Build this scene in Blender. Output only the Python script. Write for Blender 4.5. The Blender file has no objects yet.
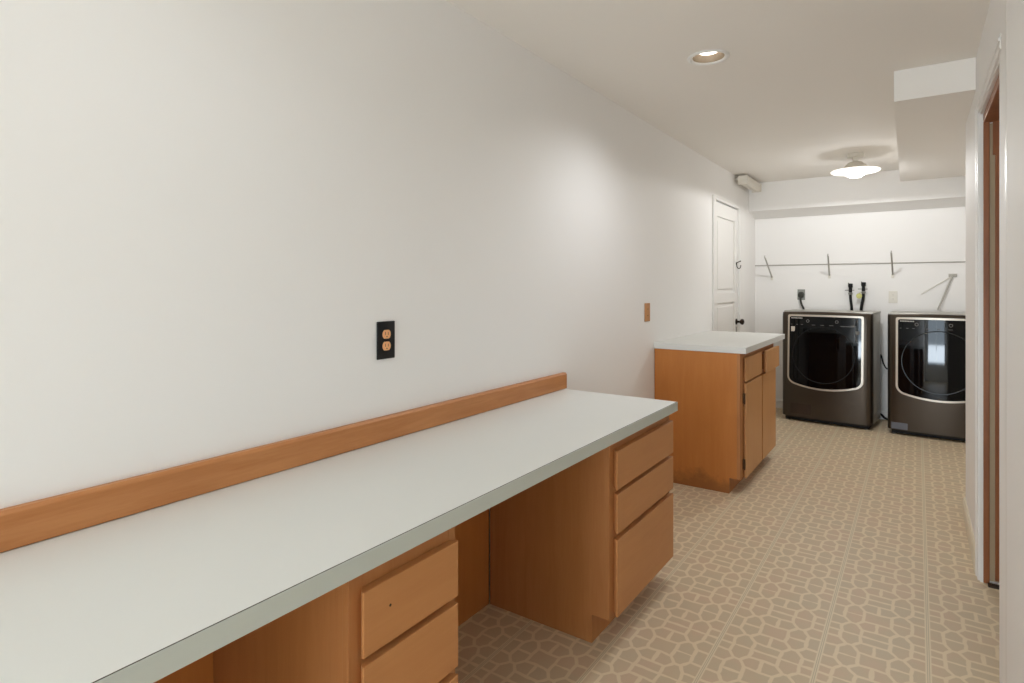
import bpy, bmesh, math, random
from mathutils import Vector, Matrix
random.seed(7)
sc = bpy.context.scene
COL = sc.collection
PI = math.pi

# ------------------------------------------------------------------ helpers
def lin(c):
    c = c / 255.0
    return c / 12.92 if c <= 0.04045 else ((c + 0.055) / 1.055) ** 2.4
def rgb(r, g, b): return (lin(r), lin(g), lin(b), 1.0)

class MB:
    """collects shapes into one mesh"""
    def __init__(self): self.bm = bmesh.new()
    def box(self, x0, x1, y0, y1, z0, z1, bev=0.0, seg=2):
        t = bmesh.new()
        v = [t.verts.new((x, y, z)) for x in (x0, x1) for y in (y0, y1) for z in (z0, z1)]
        for f in ((0,1,3,2),(4,6,7,5),(0,4,5,1),(2,3,7,6),(0,2,6,4),(1,5,7,3)):
            t.faces.new([v[i] for i in f])
        if bev > 0:
            bmesh.ops.bevel(t, geom=t.edges[:], offset=bev, segments=seg, affect='EDGES', profile=0.5)
        return self.add(t)
    def add(self, t, M=None):
        if M is not None: t.transform(M)
        me = bpy.data.meshes.new('tmp'); bmesh.ops.recalc_face_normals(t, faces=t.faces[:]); t.to_mesh(me); t.free()
        self.bm.from_mesh(me); bpy.data.meshes.remove(me)
        return self
    def prism(self, pts, axis, a, b, bev=0.0):
        """pts: 2-D outline in the two other axes (order xyz without axis)"""
        t = bmesh.new()
        def p(q, w):
            q = list(q); q.insert(axis, w); return q
        A = [t.verts.new(p(q, a)) for q in pts]; B = [t.verts.new(p(q, b)) for q in pts]
        t.faces.new(A); t.faces.new(B[::-1]); n = len(pts)
        for i in range(n):
            t.faces.new((A[i], A[(i+1) % n], B[(i+1) % n], B[i]))
        if bev > 0:
            bmesh.ops.recalc_face_normals(t, faces=t.faces[:])
            bmesh.ops.bevel(t, geom=t.edges[:], offset=bev, segments=2, affect='EDGES', profile=0.5)
        return self.add(t)
    def lathe(self, prof, c, axis='Z', n=32, M=None):
        """prof: (radius, height) list"""
        t = bmesh.new(); rings = []
        for r, h in prof:
            if r < 1e-6: rings.append([t.verts.new((0, 0, h))])
            else: rings.append([t.verts.new((r*math.cos(2*PI*k/n), r*math.sin(2*PI*k/n), h)) for k in range(n)])
        for A, B in zip(rings, rings[1:]):
            for k in range(n):
                q = [A[k % len(A)], A[(k+1) % len(A)], B[(k+1) % len(B)], B[k % len(B)]]
                u = []
                for w in q:
                    if w not in u: u.append(w)
                if len(u) > 2: t.faces.new(u)
        R = Matrix.Identity(4)
        if axis == 'X': R = Matrix.Rotation(PI/2, 4, 'Y')
        if axis == '-Y': R = Matrix.Rotation(PI/2, 4, 'X')
        if M is not None: R = M
        return self.add(t, Matrix.Translation(c) @ R)
    def tube(self, pts, r, n=12, smooth=0):
        P = [Vector(p) for p in pts]
        if smooth:
            Q = []
            E = [2*P[0]-P[1]] + P + [2*P[-1]-P[-2]]
            for i in range(1, len(E)-2):
                for k in range(smooth):
                    s = k/smooth; a, b, c, d = E[i-1], E[i], E[i+1], E[i+2]
                    Q.append(0.5*((2*b)+(c-a)*s+(2*a-5*b+4*c-d)*s*s+(-a+3*b-3*c+d)*s**3))
            Q.append(P[-1]); P = Q
        t = bmesh.new(); rings = []; up = None
        for i, p in enumerate(P):
            d = (P[min(i+1, len(P)-1)] - P[max(i-1, 0)]).normalized()
            if up is None:
                up = d.cross(Vector((0, 0, 1)))
                if up.length < 1e-3: up = d.cross(Vector((1, 0, 0)))
            up = (up - d*up.dot(d)).normalized(); w = d.cross(up)
            rr = r[i] if isinstance(r, (list, tuple)) else r
            rings.append([t.verts.new(p + rr*(math.cos(2*PI*k/n)*up + math.sin(2*PI*k/n)*w)) for k in range(n)])
        for A, B in zip(rings, rings[1:]):
            for k in range(n): t.faces.new((A[k], A[(k+1) % n], B[(k+1) % n], B[k]))
        t.faces.new(rings[0][::-1]); t.faces.new(rings[-1])
        return self.add(t)
    def front(self, xb, xf, y0, y1, z0, z1, ins=.011, lip=.006):
        """drawer or door front whose sides and lower edge are undercut towards the back"""
        t = bmesh.new()
        rings = []
        for x, i in ((xb, ins), (xf-lip, 0), (xf-.001, 0), (xf, .001)):
            tp = .0 if i == ins else i
            rings.append([t.verts.new(q) for q in ((x, y0+i, z0+i), (x, y1-i, z0+i), (x, y1-i, z1-tp), (x, y0+i, z1-tp))])
        for A, B in zip(rings, rings[1:]):
            for k in range(4): t.faces.new((A[k], A[(k+1) % 4], B[(k+1) % 4], B[k]))
        t.faces.new(rings[0][::-1]); t.faces.new(rings[-1])
        return self.add(t)
    def build(self, name, mat, parent=None, smooth=None, org=None):
        bm = self.bm
        if org is not None: bm.transform(Matrix.Translation(-Vector(org)))
        me = bpy.data.meshes.new(name); bm.to_mesh(me); bm.free()
        o = bpy.data.objects.new(name, me); COL.objects.link(o)
        me.materials.append(mat)
        if smooth is not None:
            for p in me.polygons: p.use_smooth = True
            try: me.set_sharp_from_angle(angle=math.radians(smooth))
            except Exception: pass
        if parent is not None: o.parent = parent
        return o

def tag(o, label=None, cat=None, group=None, kind=None):
    if label: o['label'] = label
    if cat: o['category'] = cat
    if group: o['group'] = group
    if kind: o['kind'] = kind
    return o
def thing(name, label, cat, loc=(0, 0, 0), rotz=0, group=None):
    o = bpy.data.objects.new(name, None); COL.objects.link(o)
    o.empty_display_size = 0.1; o.location = loc; o.rotation_euler = (0, 0, rotz)
    return tag(o, label, cat, group)
def struct(name, mb, mat, parent=None, label=None):
    o = mb.build(name, mat, parent)
    if parent is None: o['kind'] = 'structure'
    if label: o['label'] = label
    return o

# ------------------------------------------------------------------ materials
class NT:
    def __init__(self, name):
        self.m = bpy.data.materials.new(name); self.m.use_nodes = True
        self.t = self.m.node_tree; self.b = self.t.nodes['Principled BSDF']
    def n(self, typ, **kw):
        x = self.t.nodes.new(typ)
        for k, v in kw.items(): setattr(x, k, v)
        return x
    def l(self, a, b): self.t.links.new(a, b)
    def math(self, op, a, b=None, c=None):
        x = self.n('ShaderNodeMath', operation=op)
        for i, v in enumerate((a, b, c)):
            if v is None: continue
            if isinstance(v, (int, float)): x.inputs[i].default_value = v
            else: self.l(v, x.inputs[i])
        return x.outputs[0]
    def vmath(self, op, a, b=None):
        x = self.n('ShaderNodeVectorMath', operation=op)
        for i, v in enumerate((a, b)):
            if v is None: continue
            if isinstance(v, (tuple, Vector)): x.inputs[i].default_value = v
            else: self.l(v, x.inputs[i])
        return x
    def mix(self, f, a, b):
        x = self.n('ShaderNodeMix', data_type='RGBA')
        for i, v in ((0, f), (6, a), (7, b)):
            if isinstance(v, (int, float)): x.inputs[i].default_value = v
            elif isinstance(v, tuple): x.inputs[i].default_value = v
            else: self.l(v, x.inputs[i])
        return x.outputs[2]
    def ramp(self, f, stops):
        x = self.n('ShaderNodeValToRGB')
        while len(x.color_ramp.elements) < len(stops): x.color_ramp.elements.new(0.5)
        for e, (p, c) in zip(x.color_ramp.elements, stops): e.position = p; e.color = c
        self.l(f, x.inputs[0]); return x.outputs[0]
    def noise(self, vec, scale, detail=4, rough=0.5, dist=0.0):
        x = self.n('ShaderNodeTexNoise'); x.inputs['Scale'].default_value = scale
        x.inputs['Detail'].default_value = detail; x.inputs['Roughness'].default_value = rough
        x.inputs['Distortion'].default_value = dist
        self.l(vec, x.inputs['Vector']); return x.outputs['Fac']
    def coord(self): return self.n('ShaderNodeTexCoord').outputs['Object']
    def scaled(self, v, s):
        x = self.n('ShaderNodeMapping'); x.inputs['Scale'].default_value = s; self.l(v, x.inputs['Vector']); return x.outputs[0]
    def bump(self, h, strength, dist=0.002):
        x = self.n('ShaderNodeBump'); x.inputs['Strength'].default_value = strength; x.inputs['Distance'].default_value = dist
        self.l(h, x.inputs['Height']); self.l(x.outputs[0], self.b.inputs['Normal'])
    def set(self, **kw):
        for k, v in kw.items():
            k = {'color': 'Base Color', 'rough': 'Roughness', 'metal': 'Metallic', 'spec': 'Specular IOR Level', 'coat': 'Coat Weight'}.get(k, k)
            if isinstance(v, (int, float, tuple)): self.b.inputs[k].default_value = v
            else: self.l(v, self.b.inputs[k])
        return self.m

def paint(name, col, rough=0.6, amt=0.03, scale=3.0, bump=0.06, metal=0.0, spec=0.3):
    t = NT(name); c = t.coord()
    d = tuple(x*(1-amt*2) for x in col[:3]) + (1,)
    f = t.noise(c, scale, 3)
    col2 = t.mix(f, d, col)
    if bump: t.bump(t.noise(c, 180, 2), bump, 0.001)
    return t.set(color=col2, rough=rough, metal=metal, spec=spec)
def wood(name, light, dark, grain='Y', rough=0.42, stain=None, streak=1.0):
    t = NT(name); c = t.coord()
    s = {'Y': (9, 0.7, 9), 'Z': (9, 9, 0.7), 'X': (0.7, 9, 9)}[grain]
    a = t.noise(t.scaled(c, s), 3.0, 6, 0.6, 0.6)
    s2 = tuple(4*q for q in s)
    b = t.noise(t.scaled(c, s2), 5.0, 3, 0.6)
    f = t.math('ADD', t.math('MULTIPLY', a, 0.75), t.math('MULTIPLY', b, 0.25))
    col = t.ramp(f, [(0.5-0.22/streak, dark), (0.5+0.22/streak, light)])
    blotch = t.noise(c, 4.0, 2)
    col = t.mix(t.math('MULTIPLY', blotch, 0.35), col, tuple(x*0.78 for x in dark[:3])+(1,))
    if stain is not None:
        # damp stain with its own ragged shape, rising from the floor
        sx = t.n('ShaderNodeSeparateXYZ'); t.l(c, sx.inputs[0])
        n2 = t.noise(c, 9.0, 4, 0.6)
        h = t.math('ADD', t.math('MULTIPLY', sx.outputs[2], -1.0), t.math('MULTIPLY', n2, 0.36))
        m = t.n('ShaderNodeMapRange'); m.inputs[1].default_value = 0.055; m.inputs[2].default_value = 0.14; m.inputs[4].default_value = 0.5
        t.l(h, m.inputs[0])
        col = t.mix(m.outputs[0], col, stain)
    t.bump(b, 0.05, 0.001)
    return t.set(color=col, rough=rough, spec=0.35)
def metal(name, col, rough, metallic=1.0, brushed=None):
    t = NT(name); c = t.coord()
    s = brushed or (6, 6, 6)
    f = t.noise(t.scaled(c, s), 12, 3)
    r = t.math('ADD', t.math('MULTIPLY', f, 0.12), rough-0.06)
    d = tuple(x*0.85 for x in col[:3])+(1,)
    return t.set(color=t.mix(f, d, col), rough=r, metal=metallic)
def glow(name, col, strength):
    t = NT(name); c = t.coord()
    f = t.noise(c, 8, 1)
    d = tuple(x*0.95 for x in col[:3])+(1,)
    k = t.mix(f, d, col)
    t.l(k, t.b.inputs['Emission Color']); t.b.inputs['Emission Strength'].default_value = strength
    return t.set(color=k, rough=0.4)

def floor_mat():
    t = NT('patterned vinyl'); c = t.coord()
    sx = t.n('ShaderNodeSeparateXYZ'); t.l(c, sx.inputs[0])
    H = 0.1575
    u = t.math('PINGPONG', t.math('ADD', sx.outputs[0], 0.7575+H*2*10), H)
    v = t.math('PINGPONG', t.math('ADD', sx.outputs[1], -2.37+H*2*20), H)
    # slight hand-drawn wobble of the lines
    w1 = t.noise(c, 22, 1); 
    cx = t.n('ShaderNodeCombineXYZ')
    t.l(t.math('ADD', u, t.math('MULTIPLY', t.math('SUBTRACT', w1, 0.5), 0.012)), cx.inputs[0])
    t.l(t.math('ADD', v, t.math('MULTIPLY', t.math('SUBTRACT', t.noise(t.vmath('ADD', c, (3.1, 1.7, 0)).outputs[0], 22, 1), 0.5), 0.012)), cx.inputs[1])
    p = cx.outputs[0]
    segs = [((.045,0),(.045,.042)), ((.045,.042),(.068,.0755)), ((.088,.0755),(.110,.042)), ((.110,.042),(.110,0)),
            ((.045,H),(.045,.109)), ((.045,.109),(.068,.0755)), ((.088,.0755),(.110,.109)), ((.110,.109),(.110,H)),
            ((.045,0),(.110,0)), ((.045,H),(.110,H)), ((0,.038),(.045,.042)), ((0,.109),(.045,.109)), ((0,.038),(0,.109)),
            ((0,H),(.045,H)), ((.110,.042),(H,.042)), ((.110,.109),(H,.109)), ((.110,H),(H,H)), ((.068,.0755),(.088,.0755))]
    thin = {8, 9}
    best = None
    for i, (a, b) in enumerate(segs):
        a = Vector((a[0], a[1], 0)); ba = Vector((b[0], b[1], 0)) - a
        pa = t.vmath('SUBTRACT', p, tuple(a)).outputs[0]
        dt = t.vmath('DOT_PRODUCT', pa, tuple(ba / ba.dot(ba))).outputs['Value']
        h = t.math('MINIMUM', t.math('MAXIMUM', dt, 0.0), 1.0)
        sc_ = t.n('ShaderNodeVectorMath', operation='SCALE'); sc_.inputs[0].default_value = tuple(ba); t.l(h, sc_.inputs['Scale'])
        d = t.vmath('LENGTH', t.vmath('SUBTRACT', pa, sc_.outputs[0]).outputs[0]).outputs['Value']
        if i in thin: d = t.math('ADD', d, 0.0012)
        best = d if best is None else t.math('MINIMUM', best, d)
    def sm(val, lo, hi):
        m = t.n('ShaderNodeMapRange', interpolation_type='SMOOTHSTEP'); m.inputs[1].default_value = lo; m.inputs[2].default_value = hi
        m.inputs[3].default_value = 1.0; m.inputs[4].default_value = 0.0; t.l(val, m.inputs[0]); return m.outputs[0]
    grout = sm(best, 0.0046, 0.0078)
    seam = t.math('SUBTRACT', H, u)
    band = sm(seam, 0.0075, 0.010)
    ln = sm(t.math('ABSOLUTE', t.math('SUBTRACT', seam, 0.0028)), 0.0004, 0.0016)
    n1 = t.noise(c, 7.0, 2); n2 = t.noise(c, 260, 3, 0.7)
    cell = t.ramp(n1, [(0.36, rgb(203, 185, 156)), (0.5, rgb(206, 185, 155)), (0.64, rgb(210, 184, 156))])
    cell = t.mix(t.math('MULTIPLY', n2, 0.35), cell, rgb(180, 162, 134))
    gcol = t.mix(t.math('MULTIPLY', n2, 0.2), rgb(224, 206, 176), rgb(214, 196, 166))
    col = t.mix(grout, cell, gcol)
    col = t.mix(band, col, rgb(222, 207, 178))
    col = t.mix(t.math('MULTIPLY', ln, 0.55), col, rgb(140, 126, 104))
    t.bump(t.math('SUBTRACT', 1.0, grout), 0.12, 0.0008)
    return t.set(color=col, rough=t.math('ADD', t.math('MULTIPLY', n1, 0.12), 0.40), spec=0.35)

M = {}
M['wall'] = paint('wall white paint', rgb(240, 238.2, 235.6), 0.65, 0.012, 1.2)
M['ceil'] = paint('ceiling white paint', rgb(240, 236, 230), 0.75, 0.012, 1.5)
M['trim'] = paint('trim white gloss paint', rgb(232, 230, 226), 0.38, 0.01, 3, 0.02)
M['cream'] = paint('cream baseboard paint', rgb(226, 216, 194), 0.4, 0.02, 3, 0.02)
M['tan'] = paint('tan jamb paint', rgb(176, 158, 130), 0.5, 0.04, 3, 0.02)
M['dark'] = paint('dark recess paint', rgb(60, 48, 38), 0.7, 0.05, 3, 0.02)
M['floor'] = floor_mat()
M['lam'] = paint('white laminate', rgb(224, 225, 221), 0.33, 0.012, 6, 0.015)
M['lam_edge'] = paint('laminate edge', rgb(198, 205, 198), 0.4, 0.02, 6, 0.02)
M['lam_line'] = paint('laminate seam line', rgb(92, 84, 74), 0.6, 0.05, 6, 0.0)
M['oak'] = wood('oak backsplash', rgb(208, 148, 96), rgb(176, 112, 62), 'Y', 0.42)
M['front'] = wood('maple drawer fronts', rgb(204, 147, 92), rgb(190, 129, 78), 'Y', 0.45, streak=0.7)
M['frontz'] = wood('maple door fronts', rgb(208, 158, 106), rgb(196, 142, 91), 'Z', 0.45, streak=0.7)
M['carc'] = wood('birch carcass', rgb(192, 134, 82), rgb(170, 112, 64), 'Z', 0.5, streak=0.8)
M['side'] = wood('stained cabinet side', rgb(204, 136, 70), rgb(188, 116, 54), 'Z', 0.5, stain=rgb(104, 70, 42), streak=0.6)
M['panel'] = wood('kneehole panel', rgb(196, 130, 68), rgb(180, 112, 54), 'Z', 0.5, streak=0.6)
M['jamb'] = wood('brown door jamb', rgb(170, 108, 66), rgb(132, 78, 44), 'Z', 0.4)
M['black'] = paint('black plastic', rgb(26, 25, 25), 0.35, 0.05, 20, 0.03)
M['rubber'] = paint('black rubber', rgb(22, 21, 20), 0.6, 0.05, 20, 0.03)
M['recept'] = paint('peach receptacle', rgb(238, 176, 124), 0.4, 0.02, 20, 0.0)
M['plate_wood'] = wood('wood wall plate', rgb(206, 150, 92), rgb(180, 122, 70), 'Z', 0.4)
M['whitepl'] = paint('white plastic', rgb(226, 222, 212), 0.4, 0.02, 20, 0.0)
M['steel'] = metal('dull steel', rgb(150, 148, 142), 0.4)
M['dsteel'] = paint('grey wire', rgb(176, 172, 164), 0.45, 0.02, 6, 0.0, 0.0)
M['bronze'] = metal('dark bronze', rgb(50, 40, 33), 0.35, 0.8)
M['dark_steel'] = paint('dark brown stainless', rgb(82, 74, 66), 0.28, 0.01, 1.0, 0.0, 0.9, 0.5)
M['side_steel'] = metal('grey side panel', rgb(186, 183, 176), 0.38, 0.6)
M['chrome'] = paint('satin chrome', rgb(200, 190, 176), 0.3, 0.02, 3, 0.0, 0.45, 0.6)
M['glass'] = paint('black glass', rgb(7, 7, 8), 0.035, 0.05, 3, 0.0, spec=0.22)
M['ring'] = paint('dark ring', rgb(44, 46, 47), 0.25, 0.05, 3, 0.0)
M['mark'] = paint('pale print', rgb(200, 196, 190), 0.5, 0.02, 3, 0.0)
M['dial'] = paint('dial print', rgb(150, 148, 144), 0.5, 0.02, 3, 0.0)
M['dimmark'] = paint('grey print', rgb(104, 104, 102), 0.5, 0.02, 3, 0.0)
M['sticker'] = paint('pale sticker', rgb(206, 198, 186), 0.5, 0.02, 3, 0.0)
M['blue_sticker'] = paint('blue grey sticker', rgb(112, 116, 126), 0.4, 0.02, 3, 0.0)
M['darkpatch'] = metal('filter cover', rgb(74, 62, 54), 0.45, 0.7)
M['yellow'] = paint('yellow tag', rgb(206, 204, 130), 0.5, 0.04, 20, 0.0)
M['greyplate'] = metal('grey outlet plate', rgb(150, 150, 142), 0.45, 0.5)
M['plug'] = paint('dark grey plug', rgb(66, 66, 60), 0.5, 0.05, 20, 0.0)
M['fix'] = paint('fixture enamel', rgb(222, 216, 204), 0.35, 0.02, 6, 0.0)
M['can'] = metal('warm reflector', rgb(120, 106, 88), 0.5, 0.2)
M['bulb'] = glow('warm lamp', (1.0, 0.95, 0.86, 1), 9.0)
M['canbulb'] = glow('recessed lamp', (1.0, 0.95, 0.86, 1), 3.5)
M['shade'] = glow('lit white glass', (1.0, 0.96, 0.88, 1), 1.1)
M['winglass'] = None

# ------------------------------------------------------------------ room numbers
XL, XR, CZ = -1.46, 0.225, 2.375
YB, Y0 = 6.77, -4.6
XLR = 0.85                       # right wall of the laundry end

# floor
struct('floor', MB().box(XL-.1, XLR+.1, Y0-.1, YB+.1, -.06, 0.0), M['floor'])

# ceiling with round openings for the recessed lights
cans = [(-.809, 2.79), (-.809, .55), (-.809, -1.7)]
RC = 0.076
cb = MB()
def cbox(x0, x1, y0, y1): cb.box(x0, x1, y0, y1, CZ, CZ+.06)
S = .15
cx = cans[0][0]
cbox(XL-.1, cx-S, Y0-.1, YB+.1); cbox(cx+S, XLR+.1, Y0-.1, YB+.1)
ys = [YB+.1]
for (x, y) in cans: ys += [y+S, y-S]
ys.append(Y0-.1)
for i in range(0, len(ys), 2): cbox(cx-S, cx+S, ys[i+1], ys[i])
for (x, y) in cans:
    t = bmesh.new(); n = 48; A = []; B = []
    for k in range(n):
        a = 2*PI*k/n; c, s = math.cos(a), math.sin(a); q = S/max(abs(c), abs(s))
        A.append(t.verts.new((x+RC*c, y+RC*s, CZ))); B.append(t.verts.new((x+q*c, y+q*s, CZ)))
    for k in range(n): t.faces.new((A[k], A[(k+1) % n], B[(k+1) % n], B[k]))
    cb.add(t)
co = struct('ceiling', cb, M['ceil'])

# left wall with an opening for the white door
DY0, DY1, DZ = 5.225, 6.05, 2.055
wl = MB()
wl.box(XL-.1, XL, Y0-.1, DY0-.02, 0, CZ).box(XL-.1, XL, DY1+.02, YB+.1, 0, CZ).box(XL-.1, XL, DY0-.02, DY1+.02, DZ+.02, CZ)
struct('wall_left', wl, M['wall'])
wb = MB().box(XL, XLR+.1, YB, YB+.1, 0, CZ)
struct('wall_back', wb, M['wall'])
# right wall: far piece, piece above the doorway, near piece
OY0, OY1, OZ = 2.50, 3.30, 2.06
wr = MB()
wr.box(XR, XR+.12, OY1, 4.24, 0, CZ).box(XR, XR+.12, OY0, OY1, OZ+.03, CZ).box(XR, XR+.12, 2.05, OY0, 0, CZ)
wr.box(.197, XR+.12, Y0, 2.05, 0, CZ)
wr.box(XR+.12, XLR+.1, 4.14, 4.24, 0, CZ)
struct('wall_right', wr, M['wall'])
struct('wall_laundry', MB().box(XLR, XLR+.1, Y0, YB, 0, CZ), M['wall'])
# wall behind the photographer with a window
WX0, WX1, WZ0, WZ1 = -1.25, .05, .35, 1.9
wf = MB()
wf.box(XL, WX0, Y0-.1, Y0, 0, CZ).box(WX1, XLR, Y0-.1, Y0, 0, CZ).box(WX0, WX1, Y0-.1, Y0, 0, WZ0).box(WX0, WX1, Y0-.1, Y0, WZ1, CZ)
struct('wall_front', wf, M['wall'])
wn = MB()
for b in ((WX0, WX0+.05, WZ0, WZ1), (WX1-.05, WX1, WZ0, WZ1), (WX0+.05, WX1-.05, WZ0, WZ0+.05), (WX0+.05, WX1-.05, WZ1-.05, WZ1), ((WX0+WX1)/2-.02, (WX0+WX1)/2+.02, WZ0+.05, WZ1-.05)):
    wn.box(b[0], b[1], Y0-.09, Y0-.03, b[2], b[3])
struct('window_1', wn, M['trim'])

# soffit across the back wall (its underside tips down towards the wall)
struct('trim_1', MB().prism([(6.48, CZ-.001), (6.48, 2.082), (YB-.001, 2.026), (YB-.001, CZ-.001)], 0, XL+.001, XLR-.001), M['wall'], label='white boxed soffit along the top of the laundry wall')
# duct box under the ceiling
db = MB()
db.prism([(-.098, 3.50), (.224, 3.50), (.224, 4.242), (XLR-.001, 4.242), (XLR-.001, 6.2), (-.128, 6.2)], 2, 2.222, CZ-.001)
struct('trim_2', db, M['ceil'], label='boxed duct hanging below the ceiling by the right wall')

# baseboards
def base_prof(x, s): return [(x, 0), (x+s*.014, 0), (x+s*.014, .075), (x+s*.006, .09), (x, .09)]
bl = MB()
for a, b in ((2.56, 3.78), (4.84, 5.14), (6.14, YB-.015)): bl.prism(base_prof(XL, 1), 1, a, b)
struct('baseboard_left', bl, M['trim'])
struct('baseboard_back', MB().prism([(YB, 0), (YB-.014, 0), (YB-.014, .075), (YB-.006, .09), (YB, .09)], 0, XL+.015, XLR), M['trim'])
struct('baseboard_right', MB().prism(base_prof(XR, -1), 1, 3.375, 4.24), M['cream'])

# ------------------------------------------------------------------ white panelled door on the left wall
d = MB()
x0, x1 = XL-.045, XL-.008
st = .105
rails = [(0.01, .22), (1.145, 1.235), (1.925, DZ-.005)]
d.box(x0, x1, DY0, DY0+st, .01, DZ-.005, .002).box(x0, x1, DY1-st, DY1, .01, DZ-.005, .002)
for a, b in rails: d.box(x0, x1, DY0+st, DY1-st, a, b, .002)
for a, b in ((.22, 1.145), (1.235, 1.925)):
    d.box(x0+.006, x1-.016, DY0+st-.005, DY1-st+.005, a-.005, b+.005)
    d.box(x0+.006, x1-.006, DY0+st+.035, DY1-st-.035, a+.035, b-.035, .006)
door = struct('door_1', d, M['trim'], label='white panelled door in the left wall behind the white topped cabinet')
cs = MB()
cs.box(XL-.06, XL+.014, DY0-.085, DY0-.006, 0, DZ+.035, .003).box(XL-.06, XL+.014, DY1+.006, DY1+.05, 0, DZ+.035, .003)
cs.box(XL-.06, XL+.012, DY0-.006, DY1+.006, DZ+.003, DZ+.035, .003)
struct('door_frame', cs, M['trim'], door)
kn = MB()
kp = (XL-.008, DY1-.065, .95)
kn.lathe([(0, 0), (.029, 0), (.029, .006), (.024, .010), (.011, .014), (.010, .034), (.018, .040), (.027, .050), (.029, .060), (.024, .070), (.012, .076), (0, .077)], kp, 'X')
o = kn.build('door_knob', M['bronze'], door, 40); o['label'] = 'dark bronze round door knob'
kk = MB().box(XL-.008, XL-.004, DY1-.072, DY1-.058, .84, .90, .001)
kk.build('door_latch', M['steel'], door)
# coat hook screwed to the door
hk = thing('coat_hook', 'small dark double coat hook on the white door above its knob', 'hook', (XL-.008, DY1-.055, 1.52))
MB().lathe([(0, 0), (.020, 0), (.020, .004), (.012, .009), (0, .010)], (0, 0, 0), 'X', 20).build('mounting_plate', M['bronze'], hk, 40)
MB().tube([(.004, 0, .008), (.03, 0, .022), (.05, .004, .03)], [.006]*9, 10, 4).lathe([(0, -.010), (.008, -.006), (.010, 0), (.008, .006), (0, .010)], (.052, .004, .031), 'X', 14).build('upper_prong', M['bronze'], hk, 40)
MB().tube([(.004, 0, -.006), (.012, .002, -.05), (.030, .004, -.068), (.052, .006, -.055), (.058, .007, -.02)], .0055, 10, 5).build('lower_prong', M['bronze'], hk, 40)

hk.scale = (.72, .72, .72)

# ------------------------------------------------------------------ doorway on the right
cs = MB()
def casing(mb, xa, y0, y1, z0, z1): mb.box(xa, XR+.004, y0, y1, z0, z1, .003)
c1 = MB()
JX = .236
casing(c1, .2165, OY1, OY1+.07, 0, OZ+.055); c1.box(.213, XR+.002, OY1+.045, OY1+.062, 0, OZ+.045)
c1.box(.2165, XR+.004, OY0-.05, OY1, OZ+.005, OZ+.055, .003); c1.box(.213, XR, OY0-.05, OY1+.062, OZ+.032, OZ+.045, .003)
c1.box(XR, JX, OY1-.012, OY1, 0, OZ+.005).box(XR, JX, OY0, OY1, OZ-.007, OZ+.005)
struct('trim_3', c1, M['trim'], label='white casing around the doorway in the right wall')
c2 = MB().box(JX, .2577, OY1-.014, OY1, 0, OZ-.007, .002).box(JX, .345, OY0, OY1, OZ-.045, OZ-.007, .002)
c2.box(.276, .290, OY1-.016, OY1, .02, OZ-.13, .002)
c2.box(.268, .300, OY1-.018, OY1, OZ-.19, OZ-.045, .002)
struct('trim_4', c2, M['jamb'], label='brown wooden jamb inside the white doorway casing')
d2 = MB().box(.2577, .345, OY1-.008, OY1, .012, OZ-.05, .001)
struct('trim_8', d2, M['tan'], label='tan jamb plate inside the doorway')  # flat plate on the far jamb, in one even tan
struct('trim_5', MB().box(.25, .345, OY1-.05, OY1-.019, 0, .008), M['dark'], label='dark threshold strip of the doorway')
c3 = MB().box(.2205, XR+.004, 2.245, OY0, 0, CZ, .002)
struct('trim_6', c3, M['wall'], label='plain white jamb strip nearest the doorway')
c4 = MB().box(.204, XR+.004, 2.052, 2.165, 0, CZ-.001, .006).box(.2, XR, 2.09, 2.135, 0, CZ-.001, .006)
struct('trim_7', c4, M['trim'], label='white moulded casing at the right edge of the photo')

# ------------------------------------------------------------------ desk
TY0, TY1, TX, TZ, TB = -.40, 2.54, -.87, .790, .7505
wt = thing('worktop', 'long white laminate worktop along the left wall with a wooden strip behind it', 'worktop', (-1.165, 1.2, TB))
org = wt.location.copy()
MB().box(XL+.001, TX-.0025, TY0, TY1-.0015, TB, TZ, .0012).build('top_surface', M['lam'], wt, org=org)
o = MB().box(TX-.0022, TX, TY0, TY1, TB, TZ-.0008, .0006).box(XL+.001, TX, TY1-.0013, TY1, TB, TZ-.0008).build('front_edge', M['lam_edge'], wt, org=org); o['label'] = 'pale grey green laminate edge strip'
o = MB().box(TX-.0030, TX-.0020, TY0, TY1-.001, TZ-.002, TZ+.0002).build('edge_seam', M['lam_line'], wt, org=org); o['label'] = 'thin dark line along the laminate edge'

bs = MB().prism([(XL+.001, TZ+.0015), (-1.436, TZ+.0015), (-1.436, .862), (-1.442, .869), (XL+.001, .869)], 1, TY0, 2.555, .0015)
tag(bs.build('backsplash_board', M['oak']), 'long orange brown wooden strip standing on the back of the long white worktop', 'backsplash')

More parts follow.
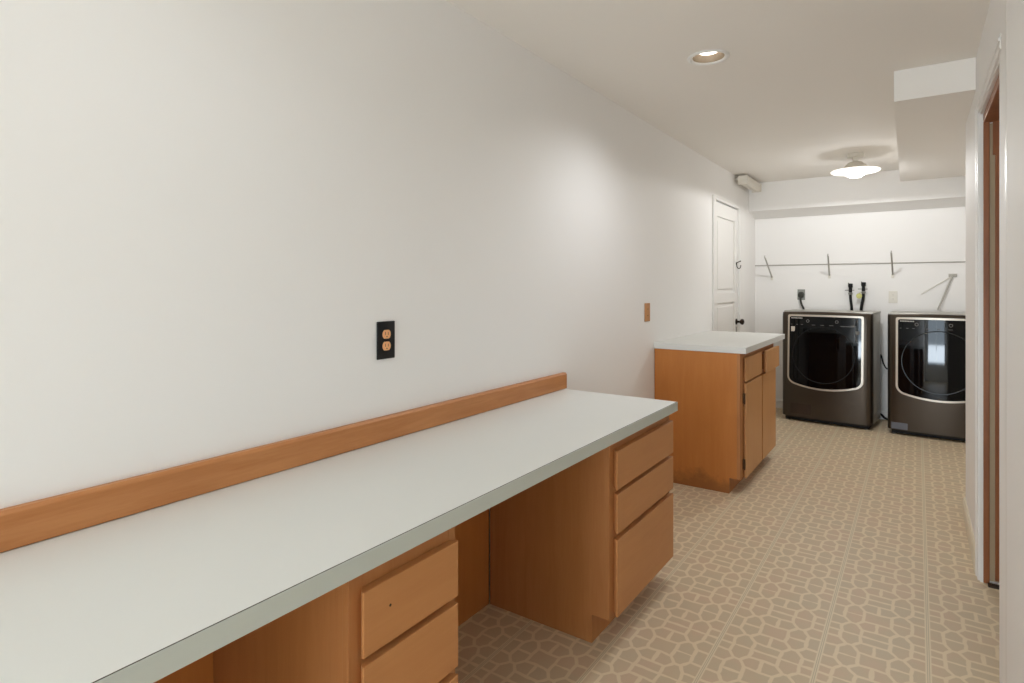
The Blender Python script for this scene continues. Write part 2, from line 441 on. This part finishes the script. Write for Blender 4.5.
def drawer_cabinet(name, label, y0, y1, fy0, fy1, rows, hole=False):
    t = thing(name, label, 'cabinet', ((-1.44-.907)/2, (y0+y1)/2, 0), 0, None)
    og = t.location.copy()
    MB().prism([(-1.438, 0), (-.976, 0), (-.976, .104), (-.924, .104), (-.924, TB-.001), (-1.438, TB-.001)], 1, y0, y1).build('carcass', M['carc'], t, org=og)
    # face frame
    f = MB()
    f.box(-.924, -.907, y0-.0005, fy0+.014, .104, TB-.001, .001).box(-.924, -.907, fy1-.012, y1+.0005, .104, TB-.001, .001)
    zz = [TB-.001] + [z for r in rows for z in (r[1], r[0])][0:] + [.104]
    f.box(-.924, -.907, fy0+.014, fy1-.012, rows[0][1]-.012, TB-.001, .001)
    for a, b in zip(rows, rows[1:]): f.box(-.924, -.907, fy0+.014, fy1-.012, b[1]-.012, a[0]+.012, .001)
    f.box(-.924, -.907, fy0+.014, fy1-.012, .104, rows[-1][0]+.012, .001)
    f.build('face_frame', M['carc'], t, org=og)
    for i, (a, b) in enumerate(rows):
        # drawer front with an undercut finger pull along the lower edge
        g = MB().front(-.9065, -.887, fy0, fy1, a, b)
        dr = g.build('drawer', M['front'], t, org=og)
        if hole and i == 0:
            o = MB().lathe([(0, -.001), (.003, -.001), (.003, .0006), (0, .0008)], (-.887, fy0+.07, (a+b)/2+.01), 'X', 10).build('screw_hole', M['dark'], dr, org=og)
            o['label'] = 'small dark screw hole'
    return t
drawer_cabinet('drawer_cabinet', 'wooden three drawer cabinet under the far end of the long worktop', 1.92, 2.535, 1.948, 2.532, [(.566, .706), (.408, .549), (.108, .385)])
drawer_cabinet('drawer_cabinet', 'narrow wooden drawer cabinet under the long worktop between the two open kneeholes', .753, 1.072, .774, 1.060, [(.573, .702), (.408, .556), (.108, .388)], True)
drawer_cabinet('drawer_cabinet', 'unseen wooden drawer cabinet added under the nearest worktop end to shade the kneehole', -.35, -.05, -.335, -.063, [(.572, .712), (.408, .560), (.108, .388)])  # unseen cabinet, added to block window light from the near kneehole
tag(MB().box(-1.452, -1.442, 1.074, 1.918, .0, TB-.002, .001).build('kneehole_panel', M['panel']), 'orange wooden back panel of the open kneehole between the two drawer cabinets', 'panel')
tag(MB().box(-1.405, -1.393, -.048, .751, .0, TB-.002, .001).build('kneehole_panel', M['panel']), 'orange wooden back panel under the nearest end of the long worktop', 'panel')

# ------------------------------------------------------------------ base cabinet beyond the desk
IY0, IY1, IT, IB = 3.79, 4.82, .919, .881
it = thing('countertop', 'small white laminate countertop resting on the wooden cabinet beyond the desk', 'countertop', (-1.165, 4.42, IB))
og = it.location.copy()
MB().box(XL+.001, TX-.0015, IY0-.003, 5.068, IB, IT, .0012).build('top_surface', M['lam'], it, org=og)
o = MB().box(TX-.0014, TX, IY0-.0042, 5.068, IB, IT-.0008).box(XL+.001, TX-.0014, IY0-.0042, IY0-.0031, IB, IT-.0008).build('edge_strip', M['lam'], it, org=og)
cab = thing('base_cabinet', 'wooden base cabinet with two doors and two drawers, its near side stained at the floor', 'cabinet', (-1.18, 4.3, 0))
og = cab.location.copy()
MB().prism([(-1.442, 0), (-.972, 0), (-.972, .098), (-.926, .098), (-.926, IB-.001), (-1.442, IB-.001)], 1, IY0+.006, IY1).build('carcass', M['carc'], cab, org=og)
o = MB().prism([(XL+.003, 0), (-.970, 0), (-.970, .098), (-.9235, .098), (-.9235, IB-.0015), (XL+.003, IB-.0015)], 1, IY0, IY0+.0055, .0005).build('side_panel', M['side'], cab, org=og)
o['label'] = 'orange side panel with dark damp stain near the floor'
f = MB()
f.box(-.926, -.907, IY0, 3.885, .098, IB-.001, .001).box(-.926, -.907, 4.30, 4.38, .098, IB-.001, .001).box(-.926, -.907, 4.78, IY1, .098, IB-.001, .001)
for a, b in ((3.885, 4.30), (4.38, 4.78)):
    f.box(-.926, -.907, a, b, .098, .13, .001).box(-.926, -.907, a, b, .66, .72, .001).box(-.926, -.907, a, b, .83, IB-.001, .001)
f.build('face_frame', M['carc'], cab, org=og)
cols = [(3.872, 4.322), (4.352, 4.80)]
for i, (a, b) in enumerate(cols):
    z0, z1 = .089, .682
    g = MB().front(-.9055, -.887, a, b, z0, z1)
    do = g.build('door', M['frontz'], cab, org=og)
    if i == 0:
        for hz in (.175, .59):
            h = MB().box(-.9075, -.9045, a-.007, a+.009, hz-.032, hz+.032, .001).lathe([(0, -.034), (.0035, -.034), (.0035, .034), (0, .034)], (-.895, a-.0055, hz), 'Z', 10)
            o = h.build('hinge', M['bronze'], do, org=og)
    dx = .024 if i == 1 else 0.0
    g = MB().front(-.9055+dx, -.887+dx, a, b, .698, .847)
    dr = g.build('drawer', M['frontz'], cab, org=og)
    if i == 1:
        dr['label'] = 'drawer pulled slightly open'
        MB().box(-.93, -.9055+dx, a+.05, b-.05, .715, .82, .001).build('drawer_box', M['carc'], dr, org=og)

# ------------------------------------------------------------------ front loading machines
def machine(name, label, loc, rotz, W, H, D, kind):
    """local frame: x 0..W along the front, y 0 = front (towards -y), z up"""
    t = thing(name, label, 'washing machine' if kind == 'w' else 'dryer', loc, rotz)
    BUL, RC_ = .026, .045
    def yf(x):
        s = (x-W/2)/(W/2); y = -BUL*(1-s*s)
        e = min(x, W-x)
        if e < RC_: y += RC_ - math.sqrt(max(0, RC_**2-(RC_-e)**2))
        return y
    zf = .045
    xs = [0, .002, .006, .012, .02, .03, .045]; xs = xs + [.045+(W-.09)*k/14 for k in range(1, 14)] + [W-q for q in xs[::-1]]
    # front shell: extruded bowed outline, top edge dipping at the corners
    b = MB(); tb = bmesh.new(); zs = [zf, zf+.006, .3, .6, H-.06, H-.03, H-.016, H-.008]
    G = []
    for z in zs:
        row = []
        for x in xs:
            s = (x-W/2)/(W/2); top = (z-(H-.06))/.052 if z > H-.06 else 0
            zz = z + (0.010*(1-s*s)-.006)*max(0, top)
            row.append(tb.verts.new((x, yf(x) + (.012*top*top if top > .5 else 0), zz)))
        G.append(row)
    BK = []
    for row in (G[0], G[-1]):
        BK.append([tb.verts.new((v.co.x, .075, v.co.z)) for v in row])
    n = len(xs)
    for A, B in zip(G, G[1:]):
        for i in range(n-1): tb.faces.new((A[i], A[i+1], B[i+1], B[i]))
    for i in range(n-1):
        tb.faces.new((G[-1][i], G[-1][i+1], BK[1][i+1], BK[1][i]))
        tb.faces.new((G[0][i+1], G[0][i], BK[0][i], BK[0][i+1]))
        tb.faces.new((BK[0][i+1], BK[0][i], BK[1][i], BK[1][i+1]))
    tb.faces.new([r[0] for r in G] + [BK[1][0], BK[0][0]]); tb.faces.new([r[-1] for r in G][::-1] + [BK[0][-1], BK[1][-1]])
    b.add(tb); b.build('front_panel', M['dark_steel'], t, 35)
    # cabinet sides and back with pressed ribs on the visible side
    c = MB().box(.006, W-.006, .0755, D, .035, H-.022, .006)
    for k in range(5):
        y = .14 + k*(D-.22)/4
        c.box(W-.0065, W-.002, y-.014, y+.014, .12, H-.09, .002)
    c.build('cabinet', M['side_steel'], t, 35)
    tp = MB().box(.002, W-.002, .0765, D+.005, H-.0215, H-.001, .006, 3)
    tp.build('top_panel', M['side_steel'], t, 35)
    # base skirt and feet
    MB().box(.03, W-.03, .02, D-.03, .012, .0445).build('base', M['rubber'], t)
    for fx in (.05, W-.05):
        for fy in (.04, D-.06):
            MB().lathe([(0, 0), (.022, 0), (.022, .008), (.009, .012), (.009, .034), (0, .034)], (fx, fy, 0), 'Z', 16).build('foot', M['steel'], t, 40)
    # glass door with its bright frame
    FX0, FX1, FT = .064, W-.062, H-.036
    def lean(z): return .030*max(0, min(1, 1-(z-.33)/(H-.366)))
    def patch(m, off0, off1, name, mat):
        r = .055 - m*.6; X0, X1 = FX0+m, FX1-m
        def zb(x):
            s = (x-W/2)/((FX1-FX0)/2)
            z = .325 + .058*s*s + m
            e = min(x-X0, X1-x)
            if e < r: z += r - math.sqrt(max(0, r*r-(r-e)**2))
            return z
        def zt(x):
            e = min(x-X0, X1-x); q = .014; s = (x-W/2)/(W/2)
            z = FT - m + .004*(1-s*s)
            if e < q: z -= q - math.sqrt(max(0, q*q-(q-e)**2))
            return z
        px = [X0+q for q in (0, .002, .006, .014, .025, .04, .055)]
        px = px + [px[-1]+(X1-X0-.11)*k/16 for k in range(1, 16)] + [X1-q for q in (.055, .04, .025, .014, .006, .002, 0)]
        tb = bmesh.new(); F = []; Bk = []; nz = 10
        for x in px:
            zz = [zb(x)+(zt(x)-zb(x))*k/nz for k in range(nz+1)]
            F.append([tb.verts.new((x, yf(x)-off1-lean(q), q)) for q in zz])
            Bk.append([tb.verts.new((x, yf(x)-off0, zb(x)+(zt(x)-zb(x))*k/nz)) for k in range(nz+1)])
        for i in range(len(px)-1):
            for k in range(nz):
                tb.faces.new((F[i][k], F[i+1][k], F[i+1][k+1], F[i][k+1]))
                tb.faces.new((Bk[i+1][k], Bk[i][k], Bk[i][k+1], Bk[i+1][k+1]))
            tb.faces.new((F[i+1][0], F[i][0], Bk[i][0], Bk[i+1][0])); tb.faces.new((F[i][nz], F[i+1][nz], Bk[i+1][nz], Bk[i][nz]))
        for k in range(nz):
            tb.faces.new((F[0][k], F[0][k+1], Bk[0][k+1], Bk[0][k])); tb.faces.new((F[-1][k+1], F[-1][k], Bk[-1][k], Bk[-1][k+1]))
        return MB().add(tb).build(name, mat, t, 35)
    fr = patch(0.0, -.002, .006, 'door_frame', M['chrome']); fr['label'] = 'bright metal frame around the glass'
    gl = patch(.017, .001, .010, 'glass_door', M['glass'])
    def on(x, z, off=.0104): return Vector((x, yf(x)-off-lean(z), z))
    # round rim of the drum behind the glass
    cxm, czm, rr = W*.49, .655, .262
    rg = MB().tube([on(cxm+rr*math.cos(a), czm+rr*math.sin(a), .0102) for a in [2*PI*k/64 for k in range(65)]], .0042, 6)
    rg.build('door_ring', M['ring'], gl, 60)
    # controls and printed marks
    for cxk in ((.245, .49) if kind == 'w' else (.215, .45)):
        z = H-.092
        MB().tube([on(cxk+.012*math.cos(a), z+.012*math.sin(a)) for a in [2*PI*k/20 for k in range(21)]], .0018, 6).build('dial', M['dial'], gl, 60)
    mk = MB()
    for k in range(9):
        x = FX0+.032+k*.0115
        mk.box(x, x+.0085, yf(x)-.0112-lean(H-.066), yf(x)-.009-lean(H-.066), H-.070, H-.062)
    mk.build('maker_mark', M['mark'], gl)
    xk = FX0+.03
    for w in (.026, .02, .03, 0, 0, .03, 0, .03, 0, .034):
        if w: MB().box(xk, xk+w, yf(xk)-.0112-lean(H-.127), yf(xk)-.008-lean(H-.127), H-.130, H-.125).build('control_print', M['dimmark'], gl)
        xk += w + .022
    if kind == 'w': MB().box(W-.27, W-.12, yf(W-.2)-.0125-lean(H-.130), yf(W-.2)-.006, H-.134, H-.127).build('control_print', M['dimmark'], gl)
    if kind == 'w':
        x = FX0+.032; o = MB().box(x, x+.034, yf(x+.017)-.0118-lean(H-.180), yf(x+.017)-.006, H-.195, H-.148, .001).build('sticker', M['sticker'], gl); o['label'] = 'small pale sticker'
        x = FX1-.062; o = MB().box(x, x+.032, yf(x+.016)-.0118-lean(H-.190), yf(x+.016)-.006, H-.200, H-.168, .001).build('sticker', M['dimmark'], gl); o['label'] = 'small grey sticker'
        x = .085; fc = MB()
        tb = bmesh.new(); A = []; 
        for k in range(7):
            xx = x+.185*k/6; A.append((tb.verts.new((xx, yf(xx)-.0016, .075)), tb.verts.new((xx, yf(xx)-.0016, .175)), tb.verts.new((xx, yf(xx)+.003, .075)), tb.verts.new((xx, yf(xx)+.003, .175))))
        for p, q in zip(A, A[1:]):
            tb.faces.new((p[0], q[0], q[1], p[1])); tb.faces.new((p[1], q[1], q[3], p[3])); tb.faces.new((q[0], p[0], p[2], q[2]))
        tb.faces.new((A[0][0], A[0][1], A[0][3], A[0][2])); tb.faces.new((A[-1][1], A[-1][0], A[-1][2], A[-1][3]))
        o = fc.add(tb).build('filter_cover', M['darkpatch'], t); o['label'] = 'dark square filter cover low on the front'
    else:
        tb = bmesh.new(); A = []
        for k in range(7):
            xx = .03+.12*k/6; A.append((tb.verts.new((xx, yf(xx)-.0012, .052)), tb.verts.new((xx, yf(xx)-.0012, .108)), tb.verts.new((xx, yf(xx)+.003, .052)), tb.verts.new((xx, yf(xx)+.003, .108))))
        for p, q in zip(A, A[1:]):
            tb.faces.new((p[0], q[0], q[1], p[1])); tb.faces.new((p[1], q[1], q[3], p[3])); tb.faces.new((q[0], p[0], p[2], q[2]))
        tb.faces.new((A[0][0], A[0][1], A[0][3], A[0][2])); tb.faces.new((A[-1][1], A[-1][0], A[-1][2], A[-1][3]))
        o = MB().add(tb).build('sticker', M['blue_sticker'], t); o['label'] = 'blue grey sticker low on the front'
    return t
machine('washing_machine', 'dark front loading machine with full view beside the wooden cabinet, pale sticker on its glass', (-1.098, 6.225, 0), math.radians(-5.6), .765, 1.06, .488, 'w')
machine('clothes_dryer', 'dark front loading machine partly hidden by the right wall, blue grey sticker at its foot', (-.222, 6.14, 0), math.radians(-2.0), .755, 1.062, .56, 'd')

# ------------------------------------------------------------------ back wall: rail, braces, valves, outlets
tag(MB().tube([(XL+.002, YB-.006, 1.522), (XLR-.002, YB-.006, 1.522)], .0055, 8).build('wall_rail', M['dsteel'], None, 40), 'thin grey metal rail running across the wall above the two machines', 'rail')
def brace(label, foot, tip):
    t = thing('shelf_brace', label, 'bracket', (foot[0], YB, foot[2]), 0, 'metal shelf braces on the laundry wall')
    F = Vector((0, -.004, 0)); T = Vector(tip) - Vector(t.location)
    MB().tube([F, F+(T-F)*.5, T], .0075, 8).build('rod', M['dsteel'], t, 40)
    MB().box(-.012, .012, -.007, -.0005, -.032, .008, .002).lathe([(0, 0), (.005, 0), (.004, .003), (0, .004)], (0, -.007, -.02), '-Y', 10).build('foot_plate', M['whitepl'], t)
    h = MB().tube([T+Vector((-.003, -.002, -.002)), T+Vector((0, -.014, .012)), T+Vector((0, -.004, .022))], .0045, 8, 3)
    h.build('hook_end', M['dsteel'], t, 40)
brace('grey metal shelf brace nearest the room corner beside the door', (-1.289, 0, 1.395), (-1.303, 6.49, 1.592))
brace('grey metal shelf brace above the left machine, left of the black water valves', (-.742, 0, 1.410), (-.724, 6.49, 1.592))
brace('grey metal shelf brace above the gap between the two machines', (-.200, 0, 1.410), (-.203, 6.49, 1.604))
t = thing('shelf_brace', 'grey metal shelf brace hanging loose above the right machine', 'bracket', (.263, YB, 1.397), 0, 'metal shelf braces on the laundry wall')
MB().tube([(0, -.012, 0), (-.055, -.02, -.16), (-.112, -.03, -.322)], .0075, 8).build('rod', M['dsteel'], t, 40)
MB().tube([(-.012, -.010, -.012), (-.12, -.008, -.09), (-.236, -.007, -.173)], .0038, 8).build('strut', M['whitepl'], t, 40)
MB().box(-.03, .034, -.009, -.0005, -.014, .016, .003).build('foot_plate', M['dsteel'], t)

def valve(label, x, z, tagged):
    t = thing('water_valve', label, 'valve', (x, YB, z))
    MB().tube([(0, -.001, 0), (0, -.05, 0)], .013, 12).build('pipe_stub', M['steel'], t, 40)
    MB().lathe([(0, -.055), (.014, -.055), (.016, -.04), (.014, -.01), (.020, .004), (.022, .02), (.020, .034), (0, .036)], (0, -.055, 0), 'Z', 16).build('valve_body', M['black'], t, 40)
    MB().box(-.048, .034, -.062, -.050, -.036, -.028, .002).tube([(-.02, -.056, .04), (.02, -.056, -.0)], .006, 8).build('handle', M['steel'], t, 40)
    MB().lathe([(0, -.075), (.016, -.075), (.018, -.07), (.018, -.057), (0, -.056)], (0, -.055, 0), 'Z', 16).build('coupling', M['steel'], t, 40)
    if tagged:
        o = MB().lathe([(0, 0), (.026, 0), (.026, .003), (0, .003)], (-.036, -.070, -.10), '-Y', 18).tube([(-.036, -.0705, -.075), (-.015, -.07, -.06)], .0015, 6).build('tag', M['yellow'], t, 40)
        o['label'] = 'round yellow tag'
    return t
valve('black water valve on the wall above the left machine, without a tag', -.552, 1.290, False)
valve('black water valve with a round yellow tag above the left machine', -.440, 1.302, True)
tag(MB().tube([(-.552, YB-.055, 1.214), (-.549, YB-.055, 1.16), (-.540, YB-.052, 1.07), (-.535, YB-.035, .9), (-.53, YB-.03, .5), (-.53, YB-.035, .02)], .0125, 12, 5).build('water_hose', M['rubber'], None, 50), 'straight black hose hanging from the untagged water valve behind the left machine', 'hose')
tag(MB().tube([(-.440, YB-.055, 1.226), (-.444, YB-.056, 1.17), (-.460, YB-.052, 1.07), (-.462, YB-.035, .9), (-.46, YB-.03, .5), (-.46, YB-.035, .02)], .0135, 12, 5).build('water_hose', M['rubber'], None, 50), 'bent black hose hanging from the valve with the yellow tag', 'hose')

t = thing('power_outlet', 'square grey metal outlet plate on the wall above the left machine', 'outlet', (-1.003, YB, 1.21))
MB().box(-.036, .036, -.006, -.0005, -.055, .055, .002).build('cover_plate', M['greyplate'], t)
MB().lathe([(0, 0), (.03, 0), (.03, .003), (0, .003)], (0, -.006, 0), '-Y', 24).build('socket', M['plug'], t, 40)
t = thing('power_plug', 'dark round plug in the grey metal outlet, its cord dropping behind the left machine', 'plug', (-1.003, YB-.0095, 1.203))
MB().lathe([(0, 0), (.029, 0), (.030, .006), (.027, .024), (.012, .034), (0, .035)], (0, 0, 0), '-Y', 24).build('plug_body', M['plug'], t, 40)
MB().tube([(0, -.022, -.012), (-.003, -.022, -.05), (.008, -.012, -.10), (.026, -.006, -.155), (.024, -.004, -.3), (.02, -.004, -.5)], .010, 10, 5).build('cord', M['plug'], t, 40)

t = thing('wall_outlet', 'pale white outlet plate on the wall between the two machines', 'outlet', (-.198, YB, 1.193))
MB().box(-.036, .036, -.006, -.0005, -.057, .057, .002).build('cover_plate', M['whitepl'], t)
for z in (.02, -.02):
    r_ = MB().lathe([(0, 0), (.016, 0), (.0155, .003), (0, .0032)], (0, -.0055, z), '-Y', 20).build('receptacle', M['whitepl'], t, 40)
    MB().box(-.006, -.004, -.0096, -.008, z-.004, z+.006).box(.004, .006, -.0096, -.008, z-.004, z+.006).build('slot', M['dsteel'], r_)

tag(MB().tube([(-.36, 6.735, .05), (-.30, 6.725, .055), (-.26, 6.72, .02), (-.21, 6.715, .012), (-.15, 6.72, .012)], .010, 10, 5).build('drain_hose', M['rubber'], None, 50), 'black hose lying at the wall foot between the two machines', 'hose')
tag(MB().tube([(-.315, 6.745, .012), (-.31, 6.745, .30), (-.30, 6.74, .62), (-.275, 6.725, .55), (-.245, 6.715, .50), (-.215, 6.715, .53), (-.18, 6.73, .56)], .006, 8, 5).build('appliance_cable', M['rubber'], None, 50), 'thin black cord looping in the gap between the two machines', 'cord')

# ------------------------------------------------------------------ outlets on the left wall
t = thing('duplex_outlet', 'black wall outlet with two peach receptacles above the long worktop', 'outlet', (XL, 1.366, 1.12))
MB().box(.0005, .006, -.040, .040, -.0625, .0625, .003, 3).build('cover_plate', M['black'], t, 40)
for z in (.0195, -.0195):
    g = MB(); pts = []
    for k in range(28):
        a = 2*PI*k/28; y, zz = .0175*math.cos(a), .0175*math.sin(a); zz = max(-.0145, min(.0145, zz)); pts.append((y, zz+z))
    r_ = g.prism(pts, 0, .0055, .0085, .0005).build('receptacle', M['recept'], t); r_['label'] = 'peach coloured receptacle'
    MB().box(.0082, .0088, -.0075, -.0055, z-.002, z+.008).box(.0082, .0088, .005, .007, z-.002, z+.007).box(.0082, .0088, -.002, .002, z-.010, z-.006).build('slot', M['dark'], r_)
t = thing('switch_plate', 'plain wooden plate on the white wall just above the small countertop', 'wall plate', (XL, 3.66, 1.128))
MB().box(.0005, .007, -.042, .042, -.060, .060, .003).build('cover_plate', M['plate_wood'], t)
for z in (.021, -.021): MB().lathe([(0, 0), (.004, 0), (.003, .002), (0, .0025)], (.007, 0, z), 'X', 10).build('screw', M['bronze'], t, 40)

# ------------------------------------------------------------------ lamps
def downlight(x, y, label, seen):
    t = thing('recessed_light', label, 'ceiling light', (x, y, CZ), 0)
    MB().lathe([(RC-.004, .0), (RC+.002, -.006), (RC+.010, -.008), (RC+.018, -.004), (RC+.0195, -.0005), (RC-.003, -.0003)], (0, 0, 0), 'Z', 48).build('trim_ring', M['trim'], t, 50)
    MB().lathe([(RC-.004, .0), (RC-.006, .02), (RC-.012, .075), (.055, .105), (0, .106)], (0, 0, 0), 'Z', 48).build('reflector', M['can'], t, 50)
    MB().lathe([(0, .020), (.03, .021), (.046, .027), (.053, .042), (.05, .07), (0, .08)], (0, 0, 0), 'Z', 32).build('bulb', M['canbulb'], t, 50)
    L = bpy.data.lights.new('downlight', 'SPOT'); L.energy = DOWN; L.color = (.93, .96, 1.0); L.spot_size = math.radians(150); L.spot_blend = 1.0; L.shadow_soft_size = .05
    lo = bpy.data.objects.new('downlight_lamp', L); lo.location = (x, y, CZ-.012); COL.objects.link(lo)
DOWN, BULB, WIN, CEIL_FILL, GLOW = 25, 22, 44, 56, 3.6
downlight(*cans[0], 'round recessed ceiling light with a warm bulb and white trim ring', True)
for (x, y) in cans[1:]:
    L = bpy.data.lights.new('downlight', 'SPOT'); L.energy = DOWN*.28; L.color = (.84, .93, 1.0); L.spot_size = math.radians(150); L.spot_blend = 1.0; L.shadow_soft_size = .05
    lo = bpy.data.objects.new('downlight_lamp', L); lo.location = (x, y, CZ-.012); COL.objects.link(lo)

LX, LY, LZ = -.417, 5.50, 2.235
t = thing('ceiling_lamp', 'lit white saucer shaped glass lamp hanging close below the laundry ceiling', 'ceiling light', (LX, LY, CZ))
MB().lathe([(0, -.001), (.058, -.001), (.060, -.008), (.060, -.030), (.052, -.036), (0, -.037)], (0, 0, 0), 'Z', 32).build('canopy', M['fix'], t, 40)
MB().lathe([(0, -.03), (.022, -.03), (.022, -.075), (0, -.075)], (0, 0, 0), 'Z', 20).build('neck', M['fix'], t, 40)
h = LZ-CZ
MB().lathe([(0, h+.075), (.045, h+.07), (.075, h+.045), (.10, h+.016), (.165, h+.006), (.1705, h+.0035)], (0, 0, 0), 'Z', 40).build('reflector', M['fix'], t, 50)
MB().lathe([(0, h-.0195), (.070, h-.0195), (.066, h-.036), (.04, h-.052), (0, h-.056)], (0, 0, 0), 'Z', 32).build('bulb', M['bulb'], t, 50)
MB().lathe([(.171, h+.004), (.178, h-.002), (.165, h-.012), (.10, h-.018), (.072, h-.019), (0, h-.019)], (0, 0, 0), 'Z', 40).build('glass_shade', M['shade'], t, 50)
L = bpy.data.lights.new('bulb', 'SPOT'); L.energy = BULB; L.spot_size = math.radians(179); L.spot_blend = .12; L.color = (.97, .98, .98); L.shadow_soft_size = .01
lo = bpy.data.objects.new('bulb_lamp', L); lo.location = (LX, LY, LZ-.085); COL.objects.link(lo)

t = thing('fluorescent_light', 'slim unlit white tube light high on the left wall above the door', 'light fixture', (-1.372, 6.14, 2.312))
MB().box(-.042, .042, -.295, .295, .012, .040, .003).build('housing', M['fix'], t)
MB().prism([(-.045, .012), (-.040, -.022), (-.022, -.040), (.022, -.040), (.040, -.022), (.045, .012)], 1, -.285, .285, .002).build('diffuser', M['fix'], t)
for s in (-1, 1): MB().box(-.046, .046, min(s*.286, s*.298), max(s*.286, s*.298), -.042, .041, .003).build('end_cap', M['fix'], t)
MB().box(-.0875, -.042, -.22, .22, .015, .037).build('wall_mount', M['fix'], t)

# daylight through the window behind the photographer
L = bpy.data.lights.new('daylight', 'AREA'); L.shape = 'RECTANGLE'; L.size = WX1-WX0-.12; L.size_y = WZ1-WZ0-.12; L.energy = WIN; L.color = (.72, .87, 1.0)
lo = bpy.data.objects.new('window_daylight', L); lo.location = ((WX0+WX1)/2, Y0-.02, (WZ0+WZ1)/2); lo.rotation_euler = (PI/2, 0, 0); COL.objects.link(lo)

# added fill at the window, tilted up to brighten the ceiling; no real source
L = bpy.data.lights.new('ceiling_fill', 'AREA'); L.shape = 'RECTANGLE'; L.size = WX1-WX0-.12; L.size_y = .5; L.energy = CEIL_FILL; L.color = (.80, .90, 1.0)
lo = bpy.data.objects.new('ceiling_fill_lamp', L); lo.location = ((WX0+WX1)/2, Y0+.02, .65); lo.rotation_euler = (PI/2+math.radians(38), 0, 0); COL.objects.link(lo)
# soft glow of the lamp's glass
L = bpy.data.lights.new('glass_glow', 'POINT'); L.energy = GLOW; L.color = (.97, .98, .98); L.shadow_soft_size = .11
lo = bpy.data.objects.new('glass_glow_lamp', L); lo.location = (LX, LY, LZ-.19); COL.objects.link(lo)

w = bpy.data.worlds.new('World'); sc.world = w; w.use_nodes = True
bg = w.node_tree.nodes['Background']; bg.inputs[0].default_value = (.75, .86, 1.0, 1); bg.inputs[1].default_value = 1.0

# ------------------------------------------------------------------ camera
cam = bpy.data.cameras.new('Camera'); co = bpy.data.objects.new('Camera', cam); COL.objects.link(co)
co.location = (0, 0, 1.30); co.rotation_euler = (PI/2, 0, math.radians(34.695))
cam.sensor_fit = 'HORIZONTAL'; cam.sensor_width = 36; cam.lens = 586.2/1024*36
cam.shift_y = -(341.5-286.0)/1024
cam.clip_start = .02
sc.camera = co
vs = sc.view_settings
sc.display_settings.display_device = 'sRGB'
vs.view_transform = 'Standard'; vs.look = 'None'; vs.exposure = 0.28; vs.gamma = 1.0; vs.use_curve_mapping = False
sc.cycles.use_denoising = True
sc.cycles.max_bounces = 12; sc.cycles.diffuse_bounces = 8
